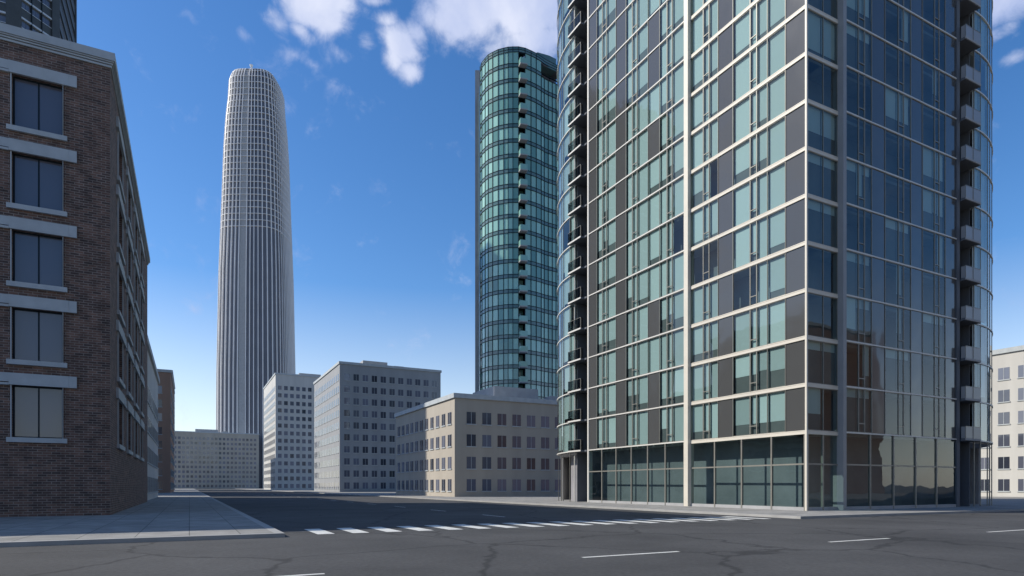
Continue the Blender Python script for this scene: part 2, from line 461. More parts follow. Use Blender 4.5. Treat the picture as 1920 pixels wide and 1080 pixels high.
for a, b in zip(bk[:-1], bk[1:]):
    A, B = Vector((*a, 0)), Vector((*b, 0)); uu = (B - A).normalized(); nn = Vector((uu.y, -uu.x, 0)); ln = (B - A).length
    for k in range(NFL):
        far.bar(A, uu, nn, 0, ln, -.2, -.02, BASE + k * FH, BASE + (k + 1) * FH - .6, 1)
        far.bar(A, uu, nn, 0, ln, -.2, .02, BASE + (k + 1) * FH - .6, BASE + (k + 1) * FH, 0)
    far.bar(A, uu, nn, 0, ln, -.2, 0, 0, BASE, 0)
far.build('rear_wall', ['concrete', 'spandrel_glass'], tower, O)
ro = rest.build('window', ['mullion_metal', 'window_glass', 'blind_fabric', 'knee_panel'], tower, O); ro['kind'] = 'stuff'

# notch walls (back of the balcony recess) and balconies
for (u, n, d, a, b, nm) in ((UL, NL, DL, uLn, uLb, 'l'), (UR, NR, DR, uRn, uRb, 'r')):
    w = MB()
    w.bar(C0, u, n, a - 0.02, a + 0.08, d - 1.75, d - 0.06, 0, TOPZ, 0)
    w.bar(C0, u, n, b - 0.14, b - 0.04, d - 1.75, d - 0.27, 0, TOPZ, 0)
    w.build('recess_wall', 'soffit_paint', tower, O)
    g = MB(); e = MB()
    mid = a + (b - a) * .52
    for k in range(NFL):
        z0 = BASE + k * FH; z1 = z0 + FH - .25
        g.sheet(C0, u, n, a + .1, mid, d - 1.45, z0 + .1, z1 - .2)
        e.bar(C0, u, n, mid, mid + .08, d - 1.5, d - 1.4, z0, z1)
        e.bar(C0, u, n, a + .08, mid, d - 1.5, d - 1.4, z1 - .2, z1)
        g.sheet(C0, u, n, mid + .08, b - .14, d - 1.45, z0 + .1, z1 - .2)
        e.bar(C0, u, n, mid + .08, b - .14, d - 1.5, d - 1.4, z1 - .2, z1)
    gl_ = g.build('balcony_door_glass', 'window_glass', tower, O); e.build('balcony_door_frame', 'dark_frame', gl_, O)

def balcony_set(u, n, d, a0, a1, nb, kk, solid, first):
    sb, rl, po, st = MB(), MB(), MB(), MB()
    pj = 0.48
    zt = BASE
    st.bar(C0, u, n, a0, a1, d + pj - .03, d + pj + .03, zt - .13, zt + .02)              # pale edge strip
    sb.bar(C0, u, n, a0, a1, d + 0.14, d + pj - .03, zt - .16, zt)
    sb.bar(C0, u, n, nb[0], nb[1], d - 1.40, d + 0.14, zt - .16, zt)
    h = 1.02 if not solid else 0.92
    rl.bar(C0, u, n, a0 + .04, a1 - .02, d + pj - .012, d + pj + .0, zt + .03, zt + h)
    rl.bar(C0, u, n, a0 + .02, a0 + .032, d + 0.16, d + pj - .02, zt + .03, zt + h)
    rl.bar(C0, u, n, a1 - .012, a1, d + 0.16, d + pj - .02, zt + .03, zt + h)
    po.bar(C0, u, n, a0 + .0, a0 + .04, d + pj - .02, d + pj + .02, zt + .02, zt + h + .03)
    po.bar(C0, u, n, (a0 + a1) / 2 - .02, (a0 + a1) / 2 + .02, d + pj + .001, d + pj + .03, zt + .02, zt + h)
    po.bar(C0, u, n, a0 + .04, a1, d + pj - .02, d + pj + .02, zt + h, zt + h + .03)
    proto = []
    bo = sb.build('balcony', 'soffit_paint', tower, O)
    pale = 'white_trim' if not solid else 'concrete'
    so = st.build('slab_edge', pale, bo, O)
    ra = rl.build('railing_glass', 'rail_glass' if not solid else 'frosted_glass', bo, O)
    fr = po.build('railing_frame', 'mullion_metal', bo, O)
    for k in range(1, kk):
        c = bo.copy(); COL.objects.link(c); c.parent = tower; c.location = (0, 0, k * FH)
        for ch in (so, ra, fr):
            q = ch.copy(); COL.objects.link(q); q.parent = c
uB = xLw(1096.3)
balcony_set(UL, NL, DL, uB, uB + 2.36, (uLn + .1, uLb - .16), NFL, False, True)
uB = xRw(1797.4)
balcony_set(UR, NR, DR, uB, uB + 2.12, (uRn + .1, uRb - .16), NFL, True, True)

# ================================================================ the brick block on the left
ZB = 34.0
K0 = at(206.5, 128, ZB); K0.z = 0                       # brick corner
cor = at(212, 102.4, ZB).z                              # top of the cornice
brick_b = thing('brick_building', K0, 'shaded dark brown brick building with grey stone cornice at the left edge', 'building')
VR, VN = -UR, NR                                        # front runs left from the corner
WB, DB = 46.0, 34.0
cb = at(206, 128, ZB).z                                 # underside of the cornice
OB = K0.copy()
def quadcorner(a): return [K0, K0 + VR * WB, K0 + VR * WB + UL * DB, K0 + UL * DB]
uu = lambda px: along(px, K0, VR, VN, 0)
zz = lambda px, py: EYE + (HZ - py) / F * (K0 + VR * uu(px)).y
win_l, win_r = uu(22), uu(-60) 
wall = MB()
band_top = zz(60, 124.6)
sto = 4.0
wz1 = zz(24, 138.0)                                     # head of the top-floor window
def rows(z1):
    r = []
    while z1 > 3.0:
        r.append((max(z1 - 2.7, 0.6), z1)); z1 -= sto
    return r
RW = rows(wz1)
w0, w1 = sorted((uu(118), uu(22)))
ww = w1 - w0
gap = 2.3
cols = []
x = w0
while x + ww < WB - 1: cols.append((x, x + ww)); x += ww + gap
# brickwork as piers and panels around the openings
def brick_wall(o, u, n, length, cols, RW, top):
    m = MB(); edges = [0.0] + [e for c in cols for e in c] + [length]
    for i in range(0, len(edges), 2): m.bar(o, u, n, edges[i], edges[i + 1], -.5, 0, 0, top)
    for a, b in cols:
        zs = [0.0] + [e for r in sorted(RW) for e in r] + [top]
        for i in range(0, len(zs), 2): m.bar(o, u, n, a, b, -.5, 0, zs[i], zs[i + 1])
    return m
m = brick_wall(K0, VR, VN, WB, cols, RW, cb + .1); m.build('front_wall', 'brick_masonry', brick_b, OB)
scol = [(3.2 + i * 6.4, 6.4 + i * 6.4) for i in range(4)]
m = brick_wall(K0 + UL * 0.502, UL, UR, DB - .5, scol, RW, cb + .1); m.build('side_wall', 'brick_masonry', brick_b, OB)
m = MB(); m.bar(K0, VR, VN, .6, WB, -DB, -.55, 0, cb - .3, 0); m.build('inner_wall', 'room_paint', brick_b, OB)
# cornice: stepped mouldings along the front and the side
def ring(m, e, z0, z1):
    a = K0 + VN * e + UR * e
    m.prism([((a + VR * (WB + e)).x, (a + VR * (WB + e)).y), (a.x, a.y), ((a + UL * (DB + 2 * e)).x, (a + UL * (DB + 2 * e)).y),
             ((a + UL * (DB + 2 * e) + VR * (WB + e)).x, (a + UL * (DB + 2 * e) + VR * (WB + e)).y)], z0, z1)
m = MB()
hc = cor - cb
ring(m, .08, cb, cb + hc * .14); ring(m, -.03, cb + hc * .14, cb + hc * .19)
ring(m, .13, cb + hc * .19, cb + hc * .29); ring(m, .0, cb + hc * .29, cb + hc * .33)
ring(m, .19, cb + hc * .33, cb + hc * .40); ring(m, .12, cb + hc * .40, cb + hc * .43); ring(m, .24, cb + hc * .43, cor)
m.build('cornice', 'stone_trim', brick_b, OB)
for (o, u, n, cs) in ((K0, VR, VN, cols), (K0 + UL * .502, UL, UR, scol)):
    for a, b in cs:
        for i, (z0, z1) in enumerate(RW):
            f = MB()
            f.bar(o, u, n, a, a + .07, -.34, -.24, z0, z1); f.bar(o, u, n, b - .07, b, -.34, -.24, z0, z1)
            f.bar(o, u, n, a + .07, b - .07, -.34, -.24, z1 - .07, z1); f.bar(o, u, n, a + .07, b - .07, -.34, -.24, z0, z0 + .07)
            f.bar(o, u, n, (a + b) / 2 - .03, (a + b) / 2 + .03, -.33, -.25, z0 + .07, z1 - .07)
            w = f.build('window', 'dark_frame', brick_b, OB)
            g = MB(); g.bar(o, u, n, a + .07, (a + b) / 2 - .03, -.30, -.28, z0 + .07, z1 - .07)
            g.bar(o, u, n, (a + b) / 2 + .03, b - .07, -.30, -.28, z0 + .07, z1 - .07); g.build('pane', 'dark_window', w, OB)
            s = MB()
            hd = zz(24, 116) - wz1
            s.bar(o, u, n, a - .62, a - .28, .002, .14, z1, z1 + hd); s.bar(o, u, n, a - .273, b + .10, .002, .14, z1, z1 + hd)
            s.bar(o, u, n, b + .107, b + gap - .63, .002, .10, z1 + hd * .25, z1 + hd)
            s.bar(o, u, n, b + .107, b + gap - .63, .002, .14, z1 - .02, z1 + hd * .16)
            s.bar(o, u, n, a - .02, a, .002, .10, z0, z1); s.bar(o, u, n, b, b + .05, .002, .06, z0, z1)
            s.bar(o, u, n, a - .2, b + .2, .002, .16, z0 - .25, z0)
            s.build('stone_surround', 'stone_trim', w, OB)

# ================================================================ the dark tower behind it
A = at(40, 0, 121.0); A.z = 0
CH = Vector((math.sin(R(17.6)), math.cos(R(17.6)), 0)); CN = Vector((CH.y, -CH.x, 0))
dark = thing('dark_office_tower', A, 'dark high-rise with ribbon windows and pale sills rising behind the brick building', 'building')
OD = A.copy()
uc = lambda px: along(px, A, CH, CN)
chl = uc(111); Bp = A + CH * chl
us = lambda px: along(px, Bp, UL, UR)
sidel = us(143)
FD = 3.8
HD = 118.0
zline = EYE + (HZ - 30.7) / F * A.y                     # top of one pale sill at the chamfer's near end
zbase = zline - math.floor(zline / FD) * FD
Fr = -UR
piers_all, gls = MB(), MB()
p1 = along(11, A, Fr, NR)
fl = 34.0
def dbay(o, u, n, a, b, cnt, pale=True, mull=.07, seen=False):
    lows, lowl = MB(), MB()
    piers = MB() if seen else piers_all
    nfl = int((HD - zbase) / FD)
    for k in range(nfl):
        z = zbase + k * FD
        own = seen and z > 78
        spn, sill = (MB(), MB()) if own else (lows, lowl)
        # z = top of the pale sill; below it glass down to the spandrel, above it a dark spandrel
        spn.bar(o, u, n, a, b, -.5, -.10, z, z + 1.75)
        if pale: sill.bar(o, u, n, a, b, -.45, .06, z - .34, z)
        w0, w1 = z + 1.75, z + FD - .35
        sill.bar(o, u, n, a, b, -.45, -.04, z + 1.75, z + 1.85)
        for q in range(cnt):
            s0, s1 = a + (b - a) * q / cnt, a + (b - a) * (q + 1) / cnt
            wm = MB() if seen and z > 80 else None
            hs = (s0 + s1) / 2
            for (e0, e1) in ((s0 + .05, hs - .02), (hs + .02, s1 - .05)):
                (wm if wm else gls).bar(o, u, n, e0, e1, -.34, -.30, z + 1.86, w1 - .35)
            if wm: wm.build('window', 'dark_window', dark, OD)
        spn.bar(o, u, n, a, b, -.5, -.28, w1 - .35, w1)
        if own:
            spn.build('spandrel', 'dark_stone', dark, OD); sill.build('sill', 'sill_metal' if pale else 'dark_sill', dark, OD)
    for q in range(1, cnt):
        s0 = a + (b - a) * q / cnt
        piers.bar(o, u, n, s0 - .07, s0 + .07, -.40, .07, 0, HD)
    if seen and cnt > 1: piers.build('mullion', 'dark_frame', dark, OD)
    for mm_, nm, mt in ((lows, 'spandrel', 'dark_stone'), (lowl, 'sill', 'sill_metal' if pale else 'dark_sill')):
        q = mm_.build(nm, mt, dark, OD); q['kind'] = 'stuff'
dbay(A, CH, CN, 0.0, uc(97), 3, seen=True)
piers_all.bar(A, CH, CN, uc(97), chl, -1, .18, 0, HD)
piers_all.bar(A, Fr, NR, 0.0, p1, -1.0, .12, 0, HD)
xx = p1
for i in range(5):
    dbay(A, Fr, NR, xx, xx + 4.2, 2, seen=(i == 0)); piers_all.bar(A, Fr, NR, xx + 4.2, xx + 4.2 + 2.4, -1, .12, 0, HD); xx += 6.6
dbay(Bp, UL, UR, 0.4, sidel - 1.2, 1, pale=False, seen=True)
piers_all.bar(Bp, UL, UR, sidel - 1.2, sidel, -1, .12, 0, HD)
piers_all.build('pier', 'dark_stone', dark, OD)
go = gls.build('window', 'dark_window', dark, OD); go['kind'] = 'stuff'
cb_ = MB()
P = [A - CN * .6 + UL * .3, A + CH * chl - CN * .6, Bp + UL * sidel - UR * .6, Bp + UL * sidel - UR * 36, A + Fr * xx + UL * 12, A + Fr * xx - NR * .6]
cb_.prism([(p.x, p.y) for p in P], 0, HD - .5); cb_.build('inner_wall', 'dark_stone', dark, OD)

# ================================================================ the far pale tower with the rounded crown
ZS = 484.0
cx_ = (482.5 - CX) / F * (ZS + 22)
SC = Vector((cx_, ZS + 22, 0))
pale = thing('rounded_tower', SC, 'very tall distant tower with a rounded pale crown of vertical fins', 'building')
HT = at(470, 130.6, 492).z
def ringpts(r, z, m=54, ex=3.8, rot=0):
    out = []
    for i in range(m):
        a = 2 * math.pi * i / m
        c, s = math.cos(a), math.sin(a)
        k = (abs(c) ** ex + abs(s) ** ex) ** (-1 / ex)
        p = Vector((c * k * r, s * k * r, 0))
        p.rotate(__import__('mathutils').Euler((0, 0, R(rot))))
        out.append(SC + p + UP * z)
    return out
prof = [(0, 27), (90, 26.6), (170, 25.2), (230, 23.2), (270, 22.0), (290, 20.9), (300, 20.1), (308, 19.3), (HT - 8, 18.6), (HT - 4, 17.6), (HT - 1.5, 16.7), (HT, 15.8)]
def shell(prof, shrink, mats, name):
    m = MB(); rs = [ringpts(r - shrink, z) for z, r in prof]
    k = len(rs[0])
    for a, b in zip(rs[:-1], rs[1:]):
        for i in range(k): m.poly([a[i], a[(i + 1) % k], b[(i + 1) % k], b[i]])
    m.poly(rs[-1])
    return m.build(name, mats, pale, SC)
shell(prof, .9, 'crown_mesh', 'crown')
fins, rails = MB(), MB()
K = 54
slot = None
pr2 = prof
def prr(z):
    for (z0, r0), (z1, r1) in zip(prof[:-1], prof[1:]):
        if z0 <= z <= z1: return r0 + (r1 - r0) * (z - z0) / (z1 - z0)
    return prof[-1][1]
for i in range(K):
    # find the fin that falls on the notch
    zs = [p[0] for p in prof]
    pts_o = [ringpts(r, z)[i] for z, r in prof]
    nx = [ringpts(r, z)[(i + 1) % K] for z, r in prof]
    w = 0.30
    if pts_o[-1].y < SC.y - 8 and abs(CX + F * pts_o[-3].x / pts_o[-3].y - 464.3) < 2.4: slot = (pts_o, nx, [ringpts(r, z)[i - 1] for z, r in prof]); continue
    for q in range(len(prof) - 1):
        a, b = pts_o[q], pts_o[q + 1]
        ta = (nx[q] - a).normalized(); tb = (nx[q + 1] - b).normalized()
        ia = (SC + UP * a.z - a).normalized(); ib = (SC + UP * b.z - b).normalized()
        fins.hexa([a - ta * w, a + ta * w, a + ta * w + ia * 1.1, a - ta * w + ia * 1.1, b - tb * w, b + tb * w, b + tb * w + ib * 1.1, b - tb * w + ib * 1.1])
z = HT - 1.2
zl = [HT - .3, HT - 2.2] + [HT - 2.2 - 5.0 * i for i in range(1, 26)]
for z in zl:
    o_, i_ = ringpts(prr(z), z), ringpts(prr(z) - 1.0, z)
    th = .3
    for i in range(K):
        j = (i + 1) % K
        rails.hexa([o_[i] - UP * th, o_[j] - UP * th, i_[j] - UP * th, i_[i] - UP * th, o_[i], o_[j], i_[j], i_[i]])
if slot:
    sp = MB()
    for q in range(len(prof) - 2):
        a, b = slot[0][q], slot[0][q + 1]
        w = 0.75 * (slot[1][q] - a).length
        tx = Vector((w, 0, 0)); ty = Vector((0, .5, 0))
        sp.hexa([a - tx + ty, a + tx + ty, a + tx + ty * 2, a - tx + ty * 2, b - tx + ty, b + tx + ty, b + tx + ty * 2, b - tx + ty * 2])
    sp.build('maintenance_track', 'concrete', pale, SC)
f = fins.build('fin', 'pale_fin', pale, SC); f['kind'] = 'stuff'
rails.build('crown_rail', 'pale_fin', pale, SC)
bc = at(465.3, 128, ZS)
bm_ = MB()
m_ = 12
def cone(mb, c, r0, r1, z0, z1):
    a = [c + Vector((math.cos(2 * math.pi * i / m_) * r0, math.sin(2 * math.pi * i / m_) * r0, z0)) for i in range(m_)]
    b = [c + Vector((math.cos(2 * math.pi * i / m_) * r1, math.sin(2 * math.pi * i / m_) * r1, z1)) for i in range(m_)]
    for i in range(m_): mb.poly([a[i], a[(i + 1) % m_], b[(i + 1) % m_], b[i]])
    mb.poly(a[::-1]); mb.poly(b)
bc.y = ZS + 6
bc.z = HT
cone(bm_, bc, .25, .25, -2.5, .4); cone(bm_, bc, .7, 1.35, .4, 2.2)
bm_.build('beacon', 'white_paint', pale, SC)

# ================================================================ the rounded green glass tower
HTOP = EYE + (HZ - 87.2) / F * 125.0
zpt = [(215, 590), (250, 500), (315, 415), (375, 345), (465, 295), (575, 240), (685, 210), (775, 190), (870, 185), (985, 183), (1115, 210), (1235, 262), (1340, 315), (1440, 378), (1500, 425), (1580, 470), (1660, 508), (1735, 545), (1860, 600)]
plan = []
for a, b in zpt:
    px, py = 880 + a / 10.667, 70 + b / 10.667
    Y = (HTOP - EYE) * F / (HZ - py)
    plan.append(Vector(((px - CX) / F * Y, Y, 0)))
ctr = Vector((4.5, 137, 0))
green = thing('curved_glass_tower', ctr, 'blue-green glass apartment tower with a curved facade and small balconies', 'building')
OG = ctr.copy()
GFH = 3.02
def inset(p, e): return p + (ctr - p).normalized() * e
pan, frm, gro = MB(), MB(), MB()
parapet = MB(); spas = {}; soff = MB()
BI = 9                                                  # segment with the balconies
nseg = len(plan) - 1
ptop = HTOP
levels = []
zc = HTOP - 1.12
k = 0
while zc - GFH > 4: levels.append(zc); zc -= GFH
glow = levels[-1] - GFH
fulls = []
for s in range(nseg):
    a, b = plan[s], plan[s + 1]
    u = (b - a).normalized(); n = Vector((u.y, -u.x, 0)); ln = (b - a).length
    if n.dot(a - ctr) < 0 and s < 13: n = -n
    if n.y > 0.4: n = -n
    concave = s >= 13
    # parapet, two rows of panels
    frm.bar(a, u, n, 0, ln, -.3, .05, HTOP - .07, HTOP); parapet.bar(a, u, n, 0, ln, -.2, 0, HTOP - .52, HTOP - .07)
    frm.bar(a, u, n, 0, ln, -.3, .05, HTOP - .60, HTOP - .52); parapet.bar(a, u, n, 0, ln, -.2, 0, HTOP - 1.04, HTOP - .60)
    frm.bar(a, u, n, 0, ln, -.3, .05, HTOP - 1.12, HTOP - 1.04)
    for li, z in enumerate(levels):
        g1, g0 = z, z - 2.2
        back = 0.0
        if s == BI: back = 1.3
        if concave and li == 0: back = 2.2
        sub = max(1, round(ln / 1.25)) if concave else 1
        for q in range(sub):
            e0, e1 = ln * q / sub, ln * (q + 1) / sub
            wm = MB() if li < 3 else pan
            wm.bar(a, u, n, e0 + .03, e1 - .03, -.15 - back, -.05 - back, g0, g1)
            if wm is not pan: wm.build('window', 'dark_window' if s == BI or back > 2 else 'teal_pane', green, OG)  # recessed panes take darker glass: the recess shade put into colour
            if not (concave and li == 0): frm.bar(a, u, n, e0 - .05, e0 + .05, -.2, .06, z - GFH, z)
        if s == BI and li == 0: frm.bar(a, u, n, 0, ln, -1.5, -.02, z - .14, z - .004)
        if not (s == BI):
            spas.setdefault((li, s < BI, concave), MB()).bar(a, u, n, 0, ln, -.2 - (back if concave else 0), -.02 - (back if concave else 0), z - GFH + .09, g0 - .09)
            frm.bar(a, u, n, 0, ln, -.25, .05, g0 - .09, g0); frm.bar(a, u, n, 0, ln, -.25, .05, z - GFH, z - GFH + .09)
        else:
            frm.bar(a, u, n, 0, ln, -1.5, -.02, z - GFH, g0)
        if concave and li == 0: soff.bar(a, u, n, 0, ln, -2.3, -.1, z - .25, z - .002)
    if not concave:
        frm.bar(a, u, n, -.05, .05, -.2, .07, HTOP - 1.12, HTOP)
    gro.bar(a, u, n, 0, ln, -.3, 0, 0, glow)
po = pan.build('window', 'teal_pane', green, OG); po['kind'] = 'stuff'
parapet.build('parapet', 'teal_spandrel', green, OG)
for q in spas.values(): q.build('spandrel', 'teal_spandrel', green, OG)
frm.build('mullion', 'dark_frame', green, OG); soff.build('soffit', 'soffit_paint', green, OG); gro.build('base_wall', 'concrete', green, OG)
back_pts = [Vector((14, 150, 0)), Vector((6, 156, 0)), Vector((-4, 150, 0)), Vector((-7.6, 138, 0))]
cg = MB(); cg.prism([(p.x, p.y) for p in [inset(q, 2.6) for q in plan] + back_pts], 0, HTOP - 1.2); cg.build('inner_wall', 'dark_frame', green, OG)
# rear wall and upper set-back storey
rw = MB(); ring_ = [plan[-1]] + back_pts + [plan[0]]
for a, b in zip(ring_[:-1], ring_[1:]):
    u = (b - a).normalized(); n = Vector((u.y, -u.x, 0))
    if n.dot(a - ctr) < 0: n = -n
    rw.bar(a, u, n, 0, (b - a).length, -.3, 0, 0, HTOP - 3)
rw.build('rear_wall', 'teal_spandrel', green, OG)
ph = MB()
hp = HTOP + 1.2
def topat(px, py, h): 
    Y = (h - EYE) * F / (HZ - py); return Vector(((px - CX) / F * Y, Y, 0))
q = [topat(880 + x / 10.667, 70 + y / 10.667, hp) for x, y in ((1345, 300), (1385, 303), (1600, 365), (1735, 432))]
ph.prism([(p.x, p.y) for p in q] + [(q[-1].x - 2, q[-1].y + 3), (q[0].x + 1, q[0].y + 6)], HTOP - 1.4, hp); ph.build('penthouse', 'teal_spandrel', green, OG)
sh = MB(); s0 = at(890.8, 131.5, 139); s1 = at(899, 131.5, 139)
sh.prism([(s0.x, s0.y), (s1.x, s1.y), (s1.x, s1.y + 4), (s0.x, s0.y + 4)], 0, s0.z); sh.build('stair_shaft', 'concrete', green, OG)
# balconies
a, b = plan[BI], plan[BI + 1]
u = (b - a).normalized(); n = Vector((u.y, -u.x, 0)); ln = (b - a).length
sb, rl = MB(), MB()
z = levels[0] - GFH
sb.bar(a, u, n, .0, ln + .15, -.02, 1.25, z + .0, z + .22)
rl.bar(a, u, n, .0, .06, .0, 1.25, z + .22, z + 1.25); rl.bar(a, u, n, .06, ln + .15, 1.19, 1.25, z + .22, z + 1.25)
bo = sb.build('balcony', 'concrete', green, OG); ro_ = rl.build('railing', 'teal_pane', bo, OG)
rl2 = MB()
for k in range(1, len(levels) - 1):
    c = bo.copy(); COL.objects.link(c); c.parent = green; c.location = (0, 0, -k * GFH)
    d_ = ro_.copy(); COL.objects.link(d_); d_.parent = c

# ================================================================ ground, streets, pavements
g = MB(); g.poly([(-2500, -1500, -.02), (2500, -1500, -.02), (2500, 4000, -.02), (-2500, 4000, -.02)]); structure(g.build('ground', 'ground_earth'))
def pt(a, b): return C0 + UR * a + UL * b               # street grid coordinates
def sheet(m, a0, a1, b0, b1, z): m.poly([pt(a0, b0) + UP * z, pt(a1, b0) + UP * z, pt(a1, b1) + UP * z, pt(a0, b1) + UP * z])
KW = 5.0
SW = 39.5                                               # building line to building line
rd = MB()
sheet(rd, -600, 600, -24, -KW, 0.0)                     # cross street in front
sheet(rd, -SW + KW + 2, -KW - 2, -KW, 700, 0.0)           # side street between the buildings
structure(rd.build('road', 'asphalt'))
pv = MB(); kb = MB()
def pave(a0, a1, b0, b1):
    pv.hexa([pt(a, b) + UP * z for z in (-.01, .13) for a, b in ((a0, b0), (a1, b0), (a1, b1), (a0, b1))])
pave(-KW - 1.7, 400, -KW + .3, 0 + 700); pave(-500, -SW + KW + 1.7, -KW + .3, 700); pave(-500, 500, -60, -24.3)
structure(pv.build('pavement', 'pavement_concrete'))
def kerb(a0, a1, b0, b1): kb.hexa([pt(a, b) + UP * z for z in (-.01, .135) for a, b in ((a0, b0), (a1, b0), (a1, b1), (a0, b1))])
kerb(-KW - 2, 400, -KW, -KW + .3); kerb(-KW - 2, -KW - 1.7, -KW + .3, 700)
kerb(-500, -SW + KW + 2, -KW, -KW + .3); kerb(-SW + KW + 1.7, -SW + KW + 2, -KW + .3, 700); kerb(-500, 500, -24.3, -24)
structure(kb.build('kerb', 'kerb_stone'))
mk = MB()
for i in range(19):                                     # crossing over the side street
    a = -SW + KW + 3.2 + i * 1.25
    sheet(mk, a, a + .6, -KW + .8, -KW + 3.8, .004)
for b in range(0, 70): sheet(mk, -SW / 2 - .07, -SW / 2 + .07, 4 + b * 9, 7 + b * 9, .004)
for a in range(-40, 40): sheet(mk, a * 9.0, a * 9.0 + 3, -14.6, -14.46, .004)
structure(mk.build('road_marking', 'road_paint'))

# ================================================================ plain blocks: three unseen ones cut skylight, the rest close the street beyond (outside what the photo records)
def block(a0, b0, w, d, h, mat, label, fh=3.4, ww=1.5, sp=2.6):
    o = pt(a0, b0)
    r = thing('city_block_building', o, label, 'building', 'plain city blocks along the streets')
    wl, gl, tr = MB(), MB(), MB()
    wl.bar(o, UR, UL, 0, w, 0, d, 0, h)
    faces = [(o, UR, -UL, w), (o, UL, -UR, d), (o + UR * w, UL, UR, d)]
    for (q, u, n, ln) in faces:
        c = int((ln - 1) / sp); off = (ln - c * sp) / 2
        for k in range(int((h - 1.2) / fh)):
            for i in range(c):
                s = off + i * sp + (sp - ww) / 2
                gl.bar(q, u, n, s, s + ww, .002, .03, k * fh + 1.0, k * fh + 2.8)
                tr.bar(q, u, n, s - .1, s + ww + .1, .002, .12, k * fh + .85, k * fh + 1.0)
                tr.bar(q, u, n, s + ww / 2 - .03, s + ww / 2 + .03, .031, .06, k * fh + 1.0, k * fh + 2.8)
    tr.bar(o, UR, UL, -.25, w + .25, -.25, d + .25, h, h + .7)
    pl = MB()
    pl.bar(o, UR, UL, w * .3, w * .55, d * .25, d * .55, h + .7, h + 3.6); pl.bar(o, UR, UL, w * .6, w * .6 + 3, d * .2, d * .2 + 2.5, h + .7, h + 2.4)
    pl.build('rooftop_plant', 'concrete', r, o)
    wl.build('wall', mat, r, o); x = gl.build('window', 'dark_window', r, o); x['kind'] = 'stuff'; tr.build('sill', 'stone_trim', r, o)
block(6, -98, 46, 34, 62, 'render_grey', 'unseen grey block added across the front street to shade the glass tower')  # unseen, added behind the camera to block skylight on the right face
block(56, -92, 50, 30, 36, 'render_clay', 'unseen clay coloured block added across the front street to shade the glass tower')  # also unseen, added to hide bright low sky from the right face
block(-50, -100, 50, 36, 34, 'render_warm', 'unseen sandy block added across the front street from the brick building to cut skylight')  # third unseen block added behind the camera against the bright horizon
block(-SW - 30, 34 + 6, 30, 40, 17, 'render_pale', 'low pale rendered block next along the side street from the brick building')
block(-SW - 26, 150, 26, 40, 30, 'render_clay', 'clay coloured block on the left of the side street')
block(0, 60, 34, 30, 15, 'render_warm', 'low sandy block behind the glass tower')
block(75, 3, 60, 40, 22, 'render_pale', 'pale block along the front street beyond the glass tower')
block(2, 150, 30, 40, 36, 'render_grey', 'grey block behind the curved glass tower')
block(-SW - 60, 260, 58, 50, 48, 'render_grey', 'broad grey block far along the left of the side street')
block(-1, 270, 40, 50, 52, 'render_pale', 'pale block far along the right of the side street')
block(-SW - 10, 470, 60, 50, 40, 'render_warm', 'sandy block closing the far end of the side street')

# ================================================================ sky, sun
SUN_AZ, SUN_EL = math.pi, R(37)                         # towards -X
sd = Vector((-math.cos(SUN_EL), 0.0, math.sin(SUN_EL)))
w = bpy.data.worlds.new("World"); S.world = w; w.use_nodes = True
nt = w.node_tree
for nd in list(nt.nodes): nt.nodes.remove(nd)
out = N(nt, 'ShaderNodeOutputWorld'); bg = N(nt, 'ShaderNodeBackground'); STR = 0.14
bg.inputs[1].default_value = STR
sky = N(nt, 'ShaderNodeTexSky', sky_type='NISHITA', sun_disc=False, sun_elevation=SUN_EL, sun_rotation=R(270), air_density=1.0, dust_density=0.3, ozone_density=3.0)
geo = N(nt, 'ShaderNodeTexCoord')
sep = N(nt, 'ShaderNodeSeparateXYZ'); L(nt, geo.outputs['Generated'], sep.inputs[0])
def M(op, a, b=None, clamp=False):
    n = N(nt, 'ShaderNodeMath', operation=op, use_clamp=clamp)
    for i, q in enumerate((a, b)):
        if q is None: continue
        if hasattr(q, 'links'): L(nt, q, n.inputs[i])
        else: n.inputs[i].default_value = q
    return n.outputs[0]
# clouds on a flat deck high above: position = direction / elevation
zpos = M('MAXIMUM', sep.outputs[2], 0.04)
deck = N(nt, 'ShaderNodeCombineXYZ'); L(nt, M('DIVIDE', sep.outputs[0], zpos), deck.inputs[0]); L(nt, M('DIVIDE', sep.outputs[1], zpos), deck.inputs[1])
def deckpos(px, py):
    return ((px - CX) / (HZ - py), F / (HZ - py))
def noise(scale, detail, rough, dist=0.0, loc=(0, 0, 0)):
    mp = N(nt, 'ShaderNodeMapping'); mp.inputs['Location'].default_value = loc
    L(nt, deck.outputs[0], mp.inputs[0])
    n = N(nt, 'ShaderNodeTexNoise', Scale=scale, Detail=detail, Roughness=rough, Distortion=dist)
    L(nt, mp.outputs[0], n.inputs['Vector']); return n.outputs[0]
def dnoise(scale, detail, rough, dist=0.0, loc=(0, 0, 0)):
    mp = N(nt, 'ShaderNodeMapping'); mp.inputs['Location'].default_value = loc
    L(nt, geo.outputs['Generated'], mp.inputs[0])
    n = N(nt, 'ShaderNodeTexNoise', Scale=scale, Detail=detail, Roughness=rough, Distortion=dist)
    L(nt, mp.outputs[0], n.inputs['Vector']); return n.outputs[0]
fine = dnoise(20.0, 9.0, 0.62, 0.3)
mid = dnoise(9.0, 3.0, 0.5, 0.2, (4.0, 0, 0))
wide = noise(1.1, 5.0, 0.55, 0.3, (3.1, 1.7, 0))
